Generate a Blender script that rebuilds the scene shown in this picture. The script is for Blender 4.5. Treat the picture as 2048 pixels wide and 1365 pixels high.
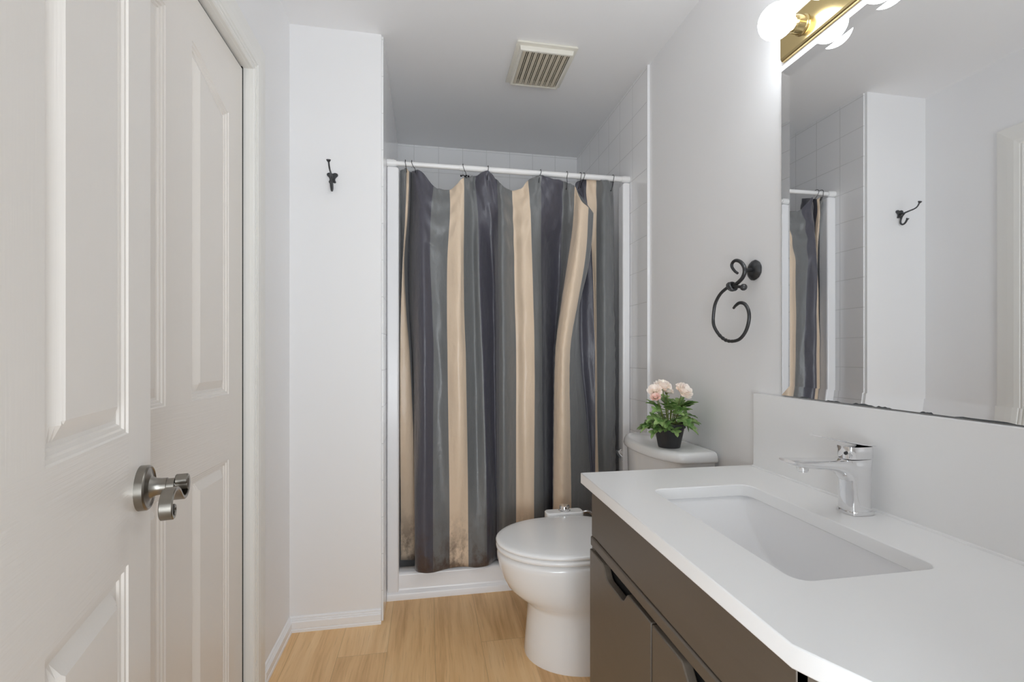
import bpy, bmesh, math, random
from math import sin, cos, pi, radians, sqrt, atan2
from mathutils import Vector, Matrix
random.seed(7)
for o in list(bpy.data.objects):
    bpy.data.objects.remove(o, do_unlink=True)
SC = bpy.context.scene
COL = SC.collection

# ------------------------------------------------------------ camera, world, exposure
YAW = radians(10.274)
cam_data = bpy.data.cameras.new('camera')
cam = bpy.data.objects.new('camera', cam_data)
COL.objects.link(cam)
cam.location = (0, 0, 1.1094)
cam.rotation_euler = (radians(90), 0, -YAW)
cam_data.sensor_width = 36.0
cam_data.sensor_fit = 'HORIZONTAL'
cam_data.lens = 938.83 / 2048 * 36.0
cam_data.shift_y = 28.5 / 2048
cam_data.clip_start = 0.01
SC.camera = cam
SC.view_settings.view_transform = 'Standard'
SC.view_settings.look = 'None'
SC.view_settings.gamma = 1.0
SC.view_settings.use_curve_mapping = False
SC.view_settings.exposure = 0.0
SC.cycles.max_bounces = 24
SC.cycles.diffuse_bounces = 16
SC.cycles.glossy_bounces = 8

world = bpy.data.worlds.new('world')
SC.world = world
world.use_nodes = True
bg = world.node_tree.nodes['Background']
bg.inputs['Color'].default_value = (0.90, 0.955, 1.0, 1)
bg.inputs['Strength'].default_value = 0.1

def area_light(name, loc, target, sx, sy, power, color=(1, 1, 1)):
    d = bpy.data.lights.new(name, 'AREA')
    d.shape = 'RECTANGLE'; d.size = sx; d.size_y = sy
    d.energy = power; d.color = color
    o = bpy.data.objects.new(name, d); COL.objects.link(o)
    o.location = loc
    o.rotation_euler = (Vector(target) - Vector(loc)).to_track_quat('-Z', 'Y').to_euler()
    return o
# unseen fill lamps added behind the camera to brighten the room evenly
area_light('fill_light_up', (0.15, -0.62, 0.75), (0.30, 0.80, 2.4), 0.9, 0.8, 20, (0.89, 0.95, 1.0))
area_light('fill_light_near', (0.48, -1.0, 1.45), (0.15, 2.0, 1.5), 0.9, 1.2, 14, (0.89, 0.95, 1.0))
area_light('fill_light_far', (-0.6, -2.2, 1.0), (0.8, 1.6, 0.6), 1.4, 1.6, 25, (0.89, 0.95, 1.0))
# brightness of the globe bulbs of the vanity light
BULB_STRENGTH = 17.0

# ------------------------------------------------------------ materials
def srgb(r, g, b):
    f = lambda c: (c / 255 / 12.92) if c / 255 <= 0.04045 else ((c / 255 + 0.055) / 1.055) ** 2.4
    return (f(r), f(g), f(b), 1)

class NT:
    def __init__(s, name):
        s.m = bpy.data.materials.new(name); s.m.use_nodes = True
        s.t = s.m.node_tree; s.b = s.t.nodes['Principled BSDF']
    def n(s, typ, **kw):
        nd = s.t.nodes.new(typ)
        for k, v in kw.items():
            if k in nd.inputs: nd.inputs[k].default_value = v
            else: setattr(nd, k, v)
        return nd
    def l(s, a, b): s.t.links.new(a, b)
    def math(s, op, a, b=None, c=None):
        nd = s.t.nodes.new('ShaderNodeMath'); nd.operation = op
        for i, v in enumerate((a, b, c)):
            if v is None: continue
            if isinstance(v, (int, float)): nd.inputs[i].default_value = v
            else: s.l(v, nd.inputs[i])
        return nd.outputs[0]
    def mix(s, fac, a, b):
        nd = s.t.nodes.new('ShaderNodeMix'); nd.data_type = 'RGBA'
        for sock, v in ((nd.inputs[0], fac), (nd.inputs[6], a), (nd.inputs[7], b)):
            if isinstance(v, (int, float, tuple)): sock.default_value = v
            else: s.l(v, sock)
        return nd.outputs[2]
    def pos(s):
        g = s.n('ShaderNodeNewGeometry'); x = s.n('ShaderNodeSeparateXYZ'); s.l(g.outputs['Position'], x.inputs[0])
        return g.outputs['Position'], x.outputs[0], x.outputs[1], x.outputs[2]
    def noise(s, vec, scale, stretch=(1, 1, 1), detail=3, rough=0.55):
        mp = s.n('ShaderNodeMapping'); mp.inputs['Scale'].default_value = stretch; s.l(vec, mp.inputs[0])
        nz = s.n('ShaderNodeTexNoise'); nz.inputs['Scale'].default_value = scale
        nz.inputs['Detail'].default_value = detail; nz.inputs['Roughness'].default_value = rough
        s.l(mp.outputs[0], nz.inputs['Vector'])
        return nz.outputs['Fac']
    def bump(s, h, strength=0.2, dist=0.001):
        b = s.n('ShaderNodeBump'); b.inputs['Strength'].default_value = strength; b.inputs['Distance'].default_value = dist
        s.l(h, b.inputs['Height']); s.l(b.outputs[0], s.b.inputs['Normal'])
    def set(s, color=None, rough=None, metal=None, **kw):
        if color is not None: s.b.inputs['Base Color'].default_value = color
        if rough is not None: s.b.inputs['Roughness'].default_value = rough
        if metal is not None: s.b.inputs['Metallic'].default_value = metal
        for k, v in kw.items(): s.b.inputs[k].default_value = v
        return s.m

def paint(name, color, rough=0.5, bump_scale=220, bump=0.03):
    t = NT(name); t.set(color, rough)
    p, x, y, z = t.pos()
    t.bump(t.noise(p, bump_scale, detail=2), bump, 0.0006)
    return t.m

M_WALL = paint('wall_paint', srgb(239, 239, 240), 0.55)
M_CEIL = paint('ceiling_paint', srgb(239, 239, 240), 0.75, 60, 0.15)
M_TRIM = paint('trim_paint', srgb(238, 237, 233), 0.35, 60, 0.02)
M_BASE = paint('baseboard_paint', srgb(243, 244, 246), 0.35, 60, 0.02)

def plain(name, color, rough, metal=0.0, **kw):
    t = NT(name); m = t.set(color, rough, metal, **kw)
    p, x, y, z = t.pos()
    nz = t.noise(p, 35, detail=2)
    t.l(t.math('MULTIPLY_ADD', nz, 0.02, max(0.0, rough - 0.01)), t.b.inputs['Roughness'])
    return m
M_ACRYL = plain('white_acrylic', srgb(242, 242, 244), 0.22)
M_PORC = plain('white_porcelain', srgb(241, 241, 241), 0.10, **{'Coat Weight': 0.3})
M_SEAT = plain('white_seat_plastic', srgb(243, 243, 243), 0.22)
M_QUARTZ = plain('white_quartz', srgb(243, 243, 243), 0.28)
M_SINK = plain('sink_ceramic', srgb(241, 241, 242), 0.12)
M_CHROME = plain('chrome', (0.86, 0.86, 0.87, 1), 0.07, 1.0)
M_NICKEL = plain('brushed_nickel', srgb(150, 146, 139), 0.30, 1.0)
M_IRON = plain('dark_iron', srgb(82, 83, 85), 0.36, 0.85)
M_BRASS = plain('polished_brass', srgb(214, 192, 140), 0.17, 1.0)
M_MIRROR = NT('mirror_silver').set((0.83, 0.835, 0.84, 1), 0.012, 1.0)
M_EDGE = plain('mirror_edge', srgb(84, 88, 92), 0.35, 0.3)
M_ROD = plain('white_rod_enamel', srgb(240, 240, 240), 0.3)
M_WIRE = plain('black_wire', srgb(38, 36, 38), 0.35, 0.8)
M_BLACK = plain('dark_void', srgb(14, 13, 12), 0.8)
M_VENT = plain('aged_vent_plastic', srgb(206, 197, 178), 0.45)
M_VENTF = plain('vent_frame_plastic', srgb(226, 223, 213), 0.4)
M_POT = plain('black_pot_plastic', srgb(46, 46, 48), 0.45)
M_SOIL = plain('soil', srgb(40, 32, 26), 0.9)
M_STEM = plain('stem_green', srgb(112, 124, 62), 0.6)

def tile_mat(name, ax):
    # square wall tiles; ax = which coordinate runs along the wall, its offset
    t = NT(name)
    p, x, y, z = t.pos()
    u = x if ax[0] == 'x' else y
    S = 0.1535
    def line(c, off):
        f = t.math('FRACT', t.math('DIVIDE', t.math('SUBTRACT', c, off - 20 * S), S))
        d = t.math('MULTIPLY', t.math('ABSOLUTE', t.math('SUBTRACT', f, 0.5)), 2.0)   # 1 at the joint
        return t.math('SMOOTH_MIN', 1.0, t.math('MAXIMUM', 0.0, t.math('MULTIPLY', t.math('SUBTRACT', d, 0.972), 60.0)), 0.1)
    g = t.math('MAXIMUM', line(u, ax[1]), line(z, 1.968))
    g = t.math('MINIMUM', g, 1.0)
    col = t.mix(g, srgb(240, 240, 241), srgb(216, 216, 216))
    t.l(col, t.b.inputs['Base Color'])
    t.b.inputs['Roughness'].default_value = 0.14
    h = t.math('ADD', t.math('MULTIPLY', g, -1.0), t.math('MULTIPLY', t.noise(p, 7, detail=1), 0.25))
    t.bump(h, 0.5, 0.0012)
    return t.m
M_TILE_X = tile_mat('tile_back', ('x', -0.080))
M_TILE_Y = tile_mat('tile_side', ('y', 2.010))

def floor_mat():
    t = NT('oak_plank_floor')
    p, x, y, z = t.pos()
    cv = t.n('ShaderNodeCombineXYZ')
    t.l(t.math('ADD', y, 1.243 + 1.22*3), cv.inputs[0]); t.l(t.math('ADD', x, 0.147 + 0.177 * 4), cv.inputs[1])
    br = t.n('ShaderNodeTexBrick'); br.offset = 0.5; br.offset_frequency = 3; br.squash = 1.0
    br.inputs['Scale'].default_value = 1.0; br.inputs['Mortar Size'].default_value = 0.0007
    br.inputs['Mortar Smooth'].default_value = 0.3
    br.inputs['Brick Width'].default_value = 1.22; br.inputs['Row Height'].default_value = 0.177
    br.inputs['Color1'].default_value = (0.0, 0.0, 0.0, 1); br.inputs['Color2'].default_value = (1, 1, 1, 1)
    br.inputs['Mortar'].default_value = (0.5, 0.5, 0.5, 1)
    t.l(cv.outputs[0], br.inputs['Vector'])
    sp = t.n('ShaderNodeSeparateColor'); t.l(br.outputs['Color'], sp.inputs[0]); rnd = sp.outputs[0]
    # grain that runs along the plank, shifted per plank
    off = t.n('ShaderNodeCombineXYZ'); t.l(t.math('MULTIPLY', rnd, 7.0), off.inputs[0]); t.l(t.math('MULTIPLY', rnd, 13.0), off.inputs[1])
    va = t.n('ShaderNodeVectorMath'); va.operation = 'ADD'; t.l(p, va.inputs[0]); t.l(off.outputs[0], va.inputs[1])
    vec = va.outputs[0]
    # wander the grain sideways a little so that the lines are not ruler-straight
    wob = t.noise(vec, 1.0, (5, 1.6, 1), 2)
    wc = t.n('ShaderNodeCombineXYZ'); t.l(t.math('MULTIPLY', wob, 0.05), wc.inputs[0])
    vb = t.n('ShaderNodeVectorMath'); vb.operation = 'ADD'; t.l(vec, vb.inputs[0]); t.l(wc.outputs[0], vb.inputs[1]); vec = vb.outputs[0]
    g1 = t.noise(vec, 1.0, (42, 1.7, 1), 6, 0.62)
    g2 = t.noise(vec, 1.0, (8, 0.9, 1), 4, 0.55)
    g3 = t.noise(vec, 1.0, (170, 7, 1), 3, 0.6)
    f = t.math('ADD', t.math('MULTIPLY', g1, 0.50), t.math('MULTIPLY', g2, 0.50))
    f = t.math('ADD', f, t.math('MULTIPLY', t.math('SUBTRACT', rnd, 0.5), 0.12))
    rp = t.n('ShaderNodeValToRGB'); e = rp.color_ramp.elements
    e[0].position = 0.30; e[0].color = srgb(196, 150, 100)
    e[1].position = 0.68; e[1].color = srgb(246, 212, 164)
    m_ = rp.color_ramp.elements.new(0.48); m_.color = srgb(232, 191, 138)
    t.l(f, rp.inputs[0])
    pore = t.n('ShaderNodeMapRange'); pore.inputs[1].default_value = 0.55; pore.inputs[2].default_value = 0.78; pore.inputs[4].default_value = 0.45; t.l(g3, pore.inputs[0])
    c = t.mix(pore.outputs[0], rp.outputs[0], srgb(168, 128, 86))
    c = t.mix(t.math('MULTIPLY', br.outputs['Fac'], 0.55), c, srgb(122, 92, 62))
    t.l(c, t.b.inputs['Base Color']); t.b.inputs['Roughness'].default_value = 0.42
    t.bump(t.math('SUBTRACT', t.math('MULTIPLY', g3, 0.3), br.outputs['Fac']), 0.2, 0.001)
    return t.m
M_FLOOR = floor_mat()

def door_mat():
    t = NT('moulded_door_paint'); t.set(srgb(236, 231, 225), 0.30)
    tc = t.n('ShaderNodeTexCoord'); o = tc.outputs['Object']
    s = t.n('ShaderNodeSeparateXYZ'); t.l(o, s.inputs[0])
    # embossed wood grain: along the stiles, across the rails
    gv = t.noise(o, 1.0, (260, 1, 9), 3)
    gh = t.noise(o, 1.0, (7, 1, 240), 3)
    def band(c, a, b): return t.math('MULTIPLY', t.math('GREATER_THAN', c, a), t.math('LESS_THAN', c, b))
    rail = t.math('MAXIMUM', band(s.outputs[2], 0.812, 0.998), t.math('MAXIMUM', band(s.outputs[2], 0, 0.14), t.math('GREATER_THAN', s.outputs[2], 1.91)))
    inn = band(s.outputs[0], 0.10, 0.66)
    rail = t.math('MULTIPLY', rail, inn)
    mx = t.n('ShaderNodeMix'); t.l(rail, mx.inputs[0]); t.l(t.math('MULTIPLY', gv, 0.30), mx.inputs[2]); t.l(gh, mx.inputs[3])
    t.bump(mx.outputs[0], 0.65, 0.0014)
    return t.m
M_DOOR = door_mat()

def cabinet_mat():
    t = NT('espresso_cabinet_paint'); p, x, y, z = t.pos()
    n = t.noise(p, 1.0, (6, 6, 60), 3)
    t.l(t.mix(n, srgb(96, 87, 77), srgb(106, 97, 87)), t.b.inputs['Base Color'])
    t.l(t.math('MULTIPLY_ADD', n, 0.12, 0.30), t.b.inputs['Roughness'])
    t.bump(t.noise(p, 1.0, (30, 30, 300), 2), 0.05, 0.0005)
    return t.m
M_CAB = cabinet_mat()

def fabric(name, col, dark):
    t = NT(name); p, x, y, z = t.pos()
    # faint slubs in the satin, and the brown stain along the hem
    n1 = t.noise(p, 1.0, (13, 13, 9), 5, 0.65)
    n2 = t.noise(p, 1.0, (26, 26, 14), 3)
    nw = t.noise(p, 1.0, (14, 14, 2.2), 2)
    base = t.mix(t.math('MULTIPLY', n2, 0.25), col, dark)
    hem = t.n('ShaderNodeMapRange'); hem.inputs[1].default_value = 0.40; hem.inputs[2].default_value = 0.20; hem.inputs[3].default_value = 0.0; hem.inputs[4].default_value = 1.0
    t.l(z, hem.inputs[0])
    st = t.n('ShaderNodeMapRange'); st.inputs[1].default_value = 0.44; st.inputs[2].default_value = 0.60; t.l(n1, st.inputs[0])
    edge = t.n('ShaderNodeMapRange'); edge.inputs[1].default_value = 0.21; edge.inputs[2].default_value = 0.10; edge.inputs[3].default_value = 0.0; edge.inputs[4].default_value = 0.55
    t.l(t.math('ADD', z, t.math('MULTIPLY', n1, 0.05)), edge.inputs[0])
    fac = t.math('MINIMUM', t.math('ADD', t.math('MULTIPLY', t.math('MULTIPLY', hem.outputs[0], st.outputs[0]), 0.75), edge.outputs[0]), 0.85)
    t.l(t.mix(fac, base, srgb(74, 56, 46)), t.b.inputs['Base Color'])
    t.b.inputs['Roughness'].default_value = 0.36
    t.b.inputs['Sheen Weight'].default_value = 0.25
    t.bump(t.math('ADD', t.math('MULTIPLY', nw, 1.0), t.math('MULTIPLY', n2, 0.45)), 0.7, 0.012)
    return t.m
M_SLATE = fabric('slate_satin', srgb(80, 79, 89), srgb(64, 64, 74))
M_GRAY = fabric('grey_satin', srgb(114, 116, 117), srgb(98, 100, 102))
M_BEIGE = fabric('beige_satin', srgb(224, 203, 179), srgb(206, 184, 160))
M_LINER = plain('olive_liner', srgb(112, 106, 92), 0.45)

# ------------------------------------------------------------ mesh helpers
class MB:
    def __init__(s): s.v = []; s.f = []; s.mi = []; s.cur = 0
    def add(s, vs, fs):
        o = len(s.v); s.v += [tuple(v) for v in vs]
        for f in fs: s.f.append(tuple(i + o for i in f)); s.mi.append(s.cur)
    def box(s, x0, x1, y0, y1, z0, z1):
        s.add([(x0,y0,z0),(x1,y0,z0),(x1,y1,z0),(x0,y1,z0),(x0,y0,z1),(x1,y0,z1),(x1,y1,z1),(x0,y1,z1)],
              [(0,3,2,1),(4,5,6,7),(0,1,5,4),(1,2,6,5),(2,3,7,6),(3,0,4,7)])
    def prism(s, poly, z0, z1, axis='z'):
        def P(a, b, c): return {'z': (a, b, c), 'x': (c, a, b), 'y': (a, c, b)}[axis]
        n = len(poly)
        s.add([P(a, b, z0) for a, b in poly] + [P(a, b, z1) for a, b in poly],
              [tuple(range(n))[::-1], tuple(range(n, 2*n))] + [(i, (i+1) % n, n + (i+1) % n, n + i) for i in range(n)])
    def loft(s, rings, cap0=True, cap1=True, closed=True):
        n = len(rings[0]); vs = [p for r in rings for p in r]; fs = []
        m = n if closed else n - 1
        for k in range(len(rings) - 1):
            for i in range(m):
                a = k*n + i; b = k*n + (i+1) % n
                fs.append((a, b, b + n, a + n))
        if cap0: fs.append(tuple(range(n))[::-1])
        if cap1: fs.append(tuple(range((len(rings)-1)*n, len(rings)*n)))
        s.add(vs, fs)
    def tube(s, pts, r, segs=10, closed=False, caps=True):
        pts = [Vector(p) for p in pts]; n = len(pts)
        R = r if isinstance(r, (list, tuple)) else [r]*n
        tang = []
        for i in range(n):
            a = pts[(i-1) % n] if (closed or i > 0) else pts[i]
            b = pts[(i+1) % n] if (closed or i < n-1) else pts[i]
            tang.append((b - a).normalized())
        up = Vector((0, 0, 1)) if abs(tang[0].z) < 0.9 else Vector((1, 0, 0))
        nrm = (up - tang[0]*up.dot(tang[0])).normalized(); rings = []
        for i in range(n):
            nrm = (nrm - tang[i]*nrm.dot(tang[i])).normalized(); bi = tang[i].cross(nrm)
            rings.append([pts[i] + (nrm*cos(2*pi*k/segs) + bi*sin(2*pi*k/segs))*R[i] for k in range(segs)])
        if closed: rings.append(rings[0])
        s.loft(rings, caps and not closed, caps and not closed)
    def ribbon(s, pts, wdir, w, th):
        # flat bar along pts, w wide along wdir, th thick
        pts = [Vector(p) for p in pts]; wd = Vector(wdir).normalized(); n = len(pts); rings = []
        for i in range(n):
            t = (pts[min(i+1, n-1)] - pts[max(i-1, 0)]).normalized(); b = t.cross(wd).normalized()
            c = 0.22
            q = [(-.5, -.5+c), (-.5+c*th/w, -.5), (.5-c*th/w, -.5), (.5, -.5+c), (.5, .5-c), (.5-c*th/w, .5), (-.5+c*th/w, .5), (-.5, .5-c)]
            rings.append([pts[i] + wd*(a*w) + b*(bb*th) for a, bb in q])
        s.loft(rings)
    def lathe(s, prof, c=(0, 0, 0), axis=(0, 0, 1), segs=32, cap0=True, cap1=True, sx=1, sy=1):
        ax = Vector(axis).normalized(); up = Vector((0, 0, 1)) if abs(ax.z) < 0.9 else Vector((1, 0, 0))
        a = up.cross(ax).normalized(); b = ax.cross(a); c = Vector(c)
        s.loft([[c + ax*h + a*(r*cos(2*pi*k/segs)*sx) + b*(r*sin(2*pi*k/segs)*sy) for k in range(segs)] for r, h in prof], cap0, cap1)
    def sphere(s, c, r, segs=24, rings=14, sc=(1, 1, 1)):
        c = Vector(c); R = []
        for j in range(1, rings):
            ph = pi*j/rings
            R.append([c + Vector((r*sin(ph)*cos(2*pi*k/segs)*sc[0], r*sin(ph)*sin(2*pi*k/segs)*sc[1], -r*cos(ph)*sc[2])) for k in range(segs)])
        s.loft(R)
    def build(s, name, mats, parent=None, smooth=True, bevel=0, bseg=2, angle=35, xf=None):
        me = bpy.data.meshes.new(name)
        vs = [xf(v) for v in s.v] if xf else s.v
        me.from_pydata(vs, [], s.f)
        ms = mats if isinstance(mats, (list, tuple)) else [mats]
        for m in ms: me.materials.append(m)
        if len(ms) > 1: me.polygons.foreach_set('material_index', s.mi)
        bm = bmesh.new(); bm.from_mesh(me)
        bmesh.ops.recalc_face_normals(bm, faces=bm.faces)
        if smooth:
            for f in bm.faces: f.smooth = True
            lim = radians(angle)
            for e in bm.edges:
                if len(e.link_faces) == 2 and e.calc_face_angle(0) > lim: e.smooth = False
        bm.to_mesh(me); bm.free(); me.update()
        o = bpy.data.objects.new(name, me); COL.objects.link(o)
        if parent: o.parent = parent
        if bevel:
            b = o.modifiers.new('bevel', 'BEVEL'); b.width = bevel; b.segments = bseg; b.limit_method = 'ANGLE'; b.angle_limit = radians(40)
            b.harden_normals = False
        return o

def tag(o, label, cat, group=None):
    o['label'] = label; o['category'] = cat
    if group: o['group'] = group
    return o
def thing(name, label, cat, loc=(0, 0, 0), group=None):
    o = bpy.data.objects.new(name, None); COL.objects.link(o); o.location = loc
    o.empty_display_size = 0.05
    return tag(o, label, cat, group)
def struct(o): o['kind'] = 'structure'; return o
def rel(root):
    L = Vector(root.location)
    return lambda v: (v[0]-L.x, v[1]-L.y, v[2]-L.z)

def catmull(pts, sub, closed=False):
    pts = [tuple(p) for p in pts]; n = len(pts); out = []
    rng = n if closed else n - 1
    for i in range(rng):
        p1, p2 = pts[i], pts[(i+1) % n]
        p0 = pts[i-1] if (closed or i > 0) else tuple(2*a - b for a, b in zip(p1, p2))
        p3 = pts[(i+2) % n] if (closed or i < n-2) else tuple(2*b - a for a, b in zip(p1, p2))
        for k in range(sub):
            t = k/sub
            out.append(tuple(0.5*((2*b) + (-a + c)*t + (2*a - 5*b + 4*c - d)*t*t + (-a + 3*b - 3*c + d)*t**3) for a, b, c, d in zip(p0, p1, p2, p3)))
    if not closed: out.append(pts[-1])
    return out

# ------------------------------------------------------------ room shell
XL, XR, XA, YH, YB, H = -0.5424, 1.0044, -0.186, 2.0117, 3.0368, 2.44
ZR = 1.985            # curtain rod height
def slab(name, boxes, mat, **kw):
    m = MB()
    for b in boxes: m.box(*b)
    return struct(m.build(name, mat, smooth=False, **kw))
slab('floor', [(-1.5, 1.6, -2.2, 3.2, -0.05, 0)], M_FLOOR)
slab('ceiling', [(-0.75, 1.2, 0.0, 3.2, H, H + 0.05)], M_CEIL)
D0, D1, DH = 0.815, 1.5787, 2.0           # closet door opening in the left wall
slab('wall_left', [(XL - 0.12, XL, -0.0, D0, 0, H), (XL - 0.12, XL, D1, YH, 0, H), (XL - 0.12, XL, D0, D1, DH, H)], M_WALL)
slab('wall_back_left', [(XL - 0.12, XA, YH, 3.16, 0, H)], M_WALL)
slab('wall_right', [(XR, XR + 0.12, 0.0, 3.16, 0, H)], M_WALL)
slab('wall_back', [(XA, XR, YB, YB + 0.12, 0, H)], M_WALL)
OX0, OX1, OH = -0.285, 0.50, 2.03          # entrance the picture is taken from
slab('wall_front', [(XL, OX0, 0.0, 0.11, 0, H), (OX1, XR, 0.0, 0.11, 0, H), (OX0, OX1, 0.0, 0.11, OH, H)], M_WALL)
# tiled faces of the shower alcove
slab('wall_back_tile', [(XA, XR, 3.0300, YB, 0.0, H)], M_TILE_X)
slab('wall_right_tile', [(0.9935, XR, 2.0063, 3.0300, 0.0, H)], M_TILE_Y)
slab('wall_left_tile', [(XA, XA + 0.007, 2.026, 3.0300, 0.0, H)], M_TILE_Y)
m = MB(); m.box(0.9915, XR, 2.0005, 2.0063, 0.0, H)
struct(m.build('trim_2', M_BASE, bevel=0.002))

# baseboards
BB = [(0.0, 0.0), (0.013, 0.0), (0.013, 0.010), (0.010, 0.013), (0.012, 0.016), (0.012, 0.040), (0.008, 0.044), (0.009, 0.047), (0.005, 0.051), (0.006, 0.055), (0.003, 0.059), (0.0, 0.060)]
CW = 0.118                                  # casing width
def sweep(path_fn, prof, n, name, mat):
    m = MB(); m.loft([[path_fn(i, a, b) for a, b in prof] for i in range(n)])
    return struct(m.build(name, mat, smooth=False))
sweep(lambda i, a, b: (XL + a, (D1 + CW, YH - a)[i], b), BB, 2, 'baseboard_left', M_BASE)
sweep(lambda i, a, b: ((XL + a, XA)[i], YH - a, b), BB, 2, 'baseboard_back', M_BASE)
sweep(lambda i, a, b: (XR - a, (1.2615, 2.0)[i], b), BB, 2, 'baseboard_right', M_BASE)

# casing and jamb of the closet door
CP = [(0, 0), (0, 0.011), (0.004, 0.015), (0.009, 0.015), (0.011, 0.011), (0.015, 0.011), (0.017, 0.015), (0.022, 0.016), (0.024, 0.012), (0.028, 0.012), (0.031, 0.016), (0.050, 0.018), (0.075, 0.016), (0.100, 0.012), (0.114, 0.010), (0.118, 0.008), (0.118, 0)]
sweep(lambda i, w, t: (XL + t, (D1 + w, D1 + w, D0 - w, D0 - w)[i], (0, DH + w, DH + w, 0)[i]), CP, 4, 'trim_1', M_TRIM)
slab('trim_3', [(XL - 0.12, XL + 0.002, D1 - 0.001, D1 + 0.015, 0, DH), (XL - 0.12, XL + 0.002, D0 - 0.015, D0 + 0.001, 0, DH), (XL - 0.12, XL + 0.002, D0, D1, DH - 0.001, DH + 0.015)], M_TRIM)
# black strips that paint the shade in the gap round the closet door
slab('door_gap_shade', [(XL - 0.050, XL - 0.0168, D1 - 0.0100, D1 - 0.0011, 0, DH - 0.001), (XL - 0.050, XL - 0.0205, D0, D1 - 0.0101, DH - 0.0085, DH - 0.0011)], M_BLACK)
slab('wall_closet', [(XL - 0.60, XL - 0.58, 0.5, 1.9, 0, H)], M_BLACK)

# ------------------------------------------------------------ moulded doors
def leaf_mesh(W, HT, st, pw, mid, th=0.035):
    u0, u1 = st, st + pw; u2 = u1 + mid; u3 = u2 + pw
    zb0, zt0, zb1, zlo, zhi = 0.14, 0.812, 0.998, 1.806, 1.872
    sm = lambda t: max(0, min(1, t))**2 * (3 - 2*max(0, min(1, t)))
    PR = [(-1, 0), (0, 0), (0.002, -0.0025), (0.007, -0.0030), (0.009, -0.0060), (0.014, -0.0066), (0.016, -0.0095), (0.021, -0.0100), (0.0380, -0.0020), (0.0425, 0.0), (9, 0)]
    def prof(s):
        for (a, da), (b, db) in zip(PR, PR[1:]):
            if s <= b: return da + (db - da)*(s - a)/(b - a)
        return 0
    def depth(u, z):
        if u <= u0 or u >= u3 or u1 <= u <= u2: return 0
        a, b = (u0, u1) if u < u1 else (u2, u3)
        s = min(u - a, b - u)
        if z < (zt0 + zb1)/2: s = min(s, z - zb0, zt0 - z)
        else:
            f = (u - u0)/pw if u < u1 else (u3 - u)/pw
            s = min(s, z - zb1, (zlo + (zhi - zlo)*sm(f) - z)*0.95)
        return prof(s) if s > 0 else 0
    def lines(lo, hi, zones, fine, coarse):
        L = set([lo, hi]); x = lo
        for a, b, f in zones:
            k = a
            while k < b: L.add(round(k, 5)); k += f
            L.add(b)
        out = sorted(L); fin = [out[0]]
        for p in out[1:]:
            g = p - fin[-1]
            if g > coarse:
                n = int(g/coarse) + 1
                base = fin[-1]
                for i in range(1, n): fin.append(base + g*i/n)
            if p - fin[-1] > 0.0004: fin.append(p)
        return fin
    e = [0, 0.002, 0.007, 0.009, 0.014, 0.016, 0.021, 0.038, 0.0425]
    def ez(edge, sgn): return [(edge + sgn*x, edge + sgn*x, 1) for x in e]
    zu = ez(u0, 1) + ez(u1, -1) + ez(u2, 1) + ez(u3, -1)
    U = lines(0, W, zu, 1, 0.008)
    zz = ez(zb0, 1) + ez(zt0, -1) + ez(zb1, 1) + [(1.755, 1.875, 0.0016)]
    Z = lines(0.008, HT, zz, 1, 0.09)
    nu, nz = len(U), len(Z)
    vs = [(u, depth(u, z), z) for z in Z for u in U]
    fs = [(j*nu + i, j*nu + i + 1, (j+1)*nu + i + 1, (j+1)*nu + i) for j in range(nz-1) for i in range(nu-1)]
    m = MB(); m.add(vs, fs)
    # edges and back face
    m.add([(0, 0, Z[0]), (W, 0, Z[0]), (W, 0, HT), (0, 0, HT), (0, -th, Z[0]), (W, -th, Z[0]), (W, -th, HT), (0, -th, HT)],
          [(4, 7, 6, 5), (0, 3, 7, 4), (1, 5, 6, 2), (0, 4, 5, 1), (3, 2, 6, 7)])
    return m
def place(o, origin, ax_u, ax_n):
    M = Matrix.Identity(4)
    for r in range(3):
        M[r][0] = ax_u[r]; M[r][1] = ax_n[r]; M[r][2] = (0, 0, 1)[r]; M[r][3] = origin[r]
    o.matrix_world = M
TH = radians(-13.01)
T = (-sin(TH), -cos(TH), 0); N = (cos(TH), -sin(TH), 0)
def root_struct(name, origin, u, n):
    r = bpy.data.objects.new(name, None); COL.objects.link(r); place(r, origin, u, n); return struct(r)
d1 = root_struct('door_1', (-0.4408, 0.853, 0), T, N)
leaf_mesh(0.74, 1.99, 0.100, 0.230, 0.080).build('door_leaf', M_DOOR, d1, smooth=False)
# lever handle on the entrance door
rz, ru = 0.9066, 0.049
rose = MB(); rose.lathe([(0.034, 0.0), (0.034, 0.010), (0.0325, 0.012), (0.031, 0.0125), (0.0295, 0.011), (0.0245, 0.011), (0.017, 0.014), (0.0135, 0.020), (0.0125, 0.027), (0.0125, 0.034), (0.0112, 0.0345), (0.0112, 0.044)], (ru, 0, rz), (0, 1, 0), 40)
hd = rose.build('door_handle', M_NICKEL, d1); hd['label'] = 'brushed nickel scroll lever handle'
lev = MB()
path = [(0.0515, 0.9085), (0.053, 0.914), (0.047, 0.920), (0.0375, 0.916), (0.0335, 0.906), (0.038, 0.896), (0.050, 0.890), (0.064, 0.890), (0.078, 0.897), (0.090, 0.907), (0.103, 0.914), (0.118, 0.915), (0.131, 0.910), (0.139, 0.900), (0.139, 0.888), (0.132, 0.880), (0.123, 0.880), (0.118, 0.886), (0.120, 0.893), (0.126, 0.893)]
pts = catmull(path, 5)
lev.ribbon([(a, 0.0525, b) for a, b in pts], (0, 1, 0), 0.0165, 0.0055)
lev.lathe([(0.0095, 0.043), (0.0095, 0.0605), (0.007, 0.062)], (ru - 0.004, 0, rz + 0.001), (0, 1, 0), 20)
lv = lev.build('lever', M_NICKEL, hd)
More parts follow.
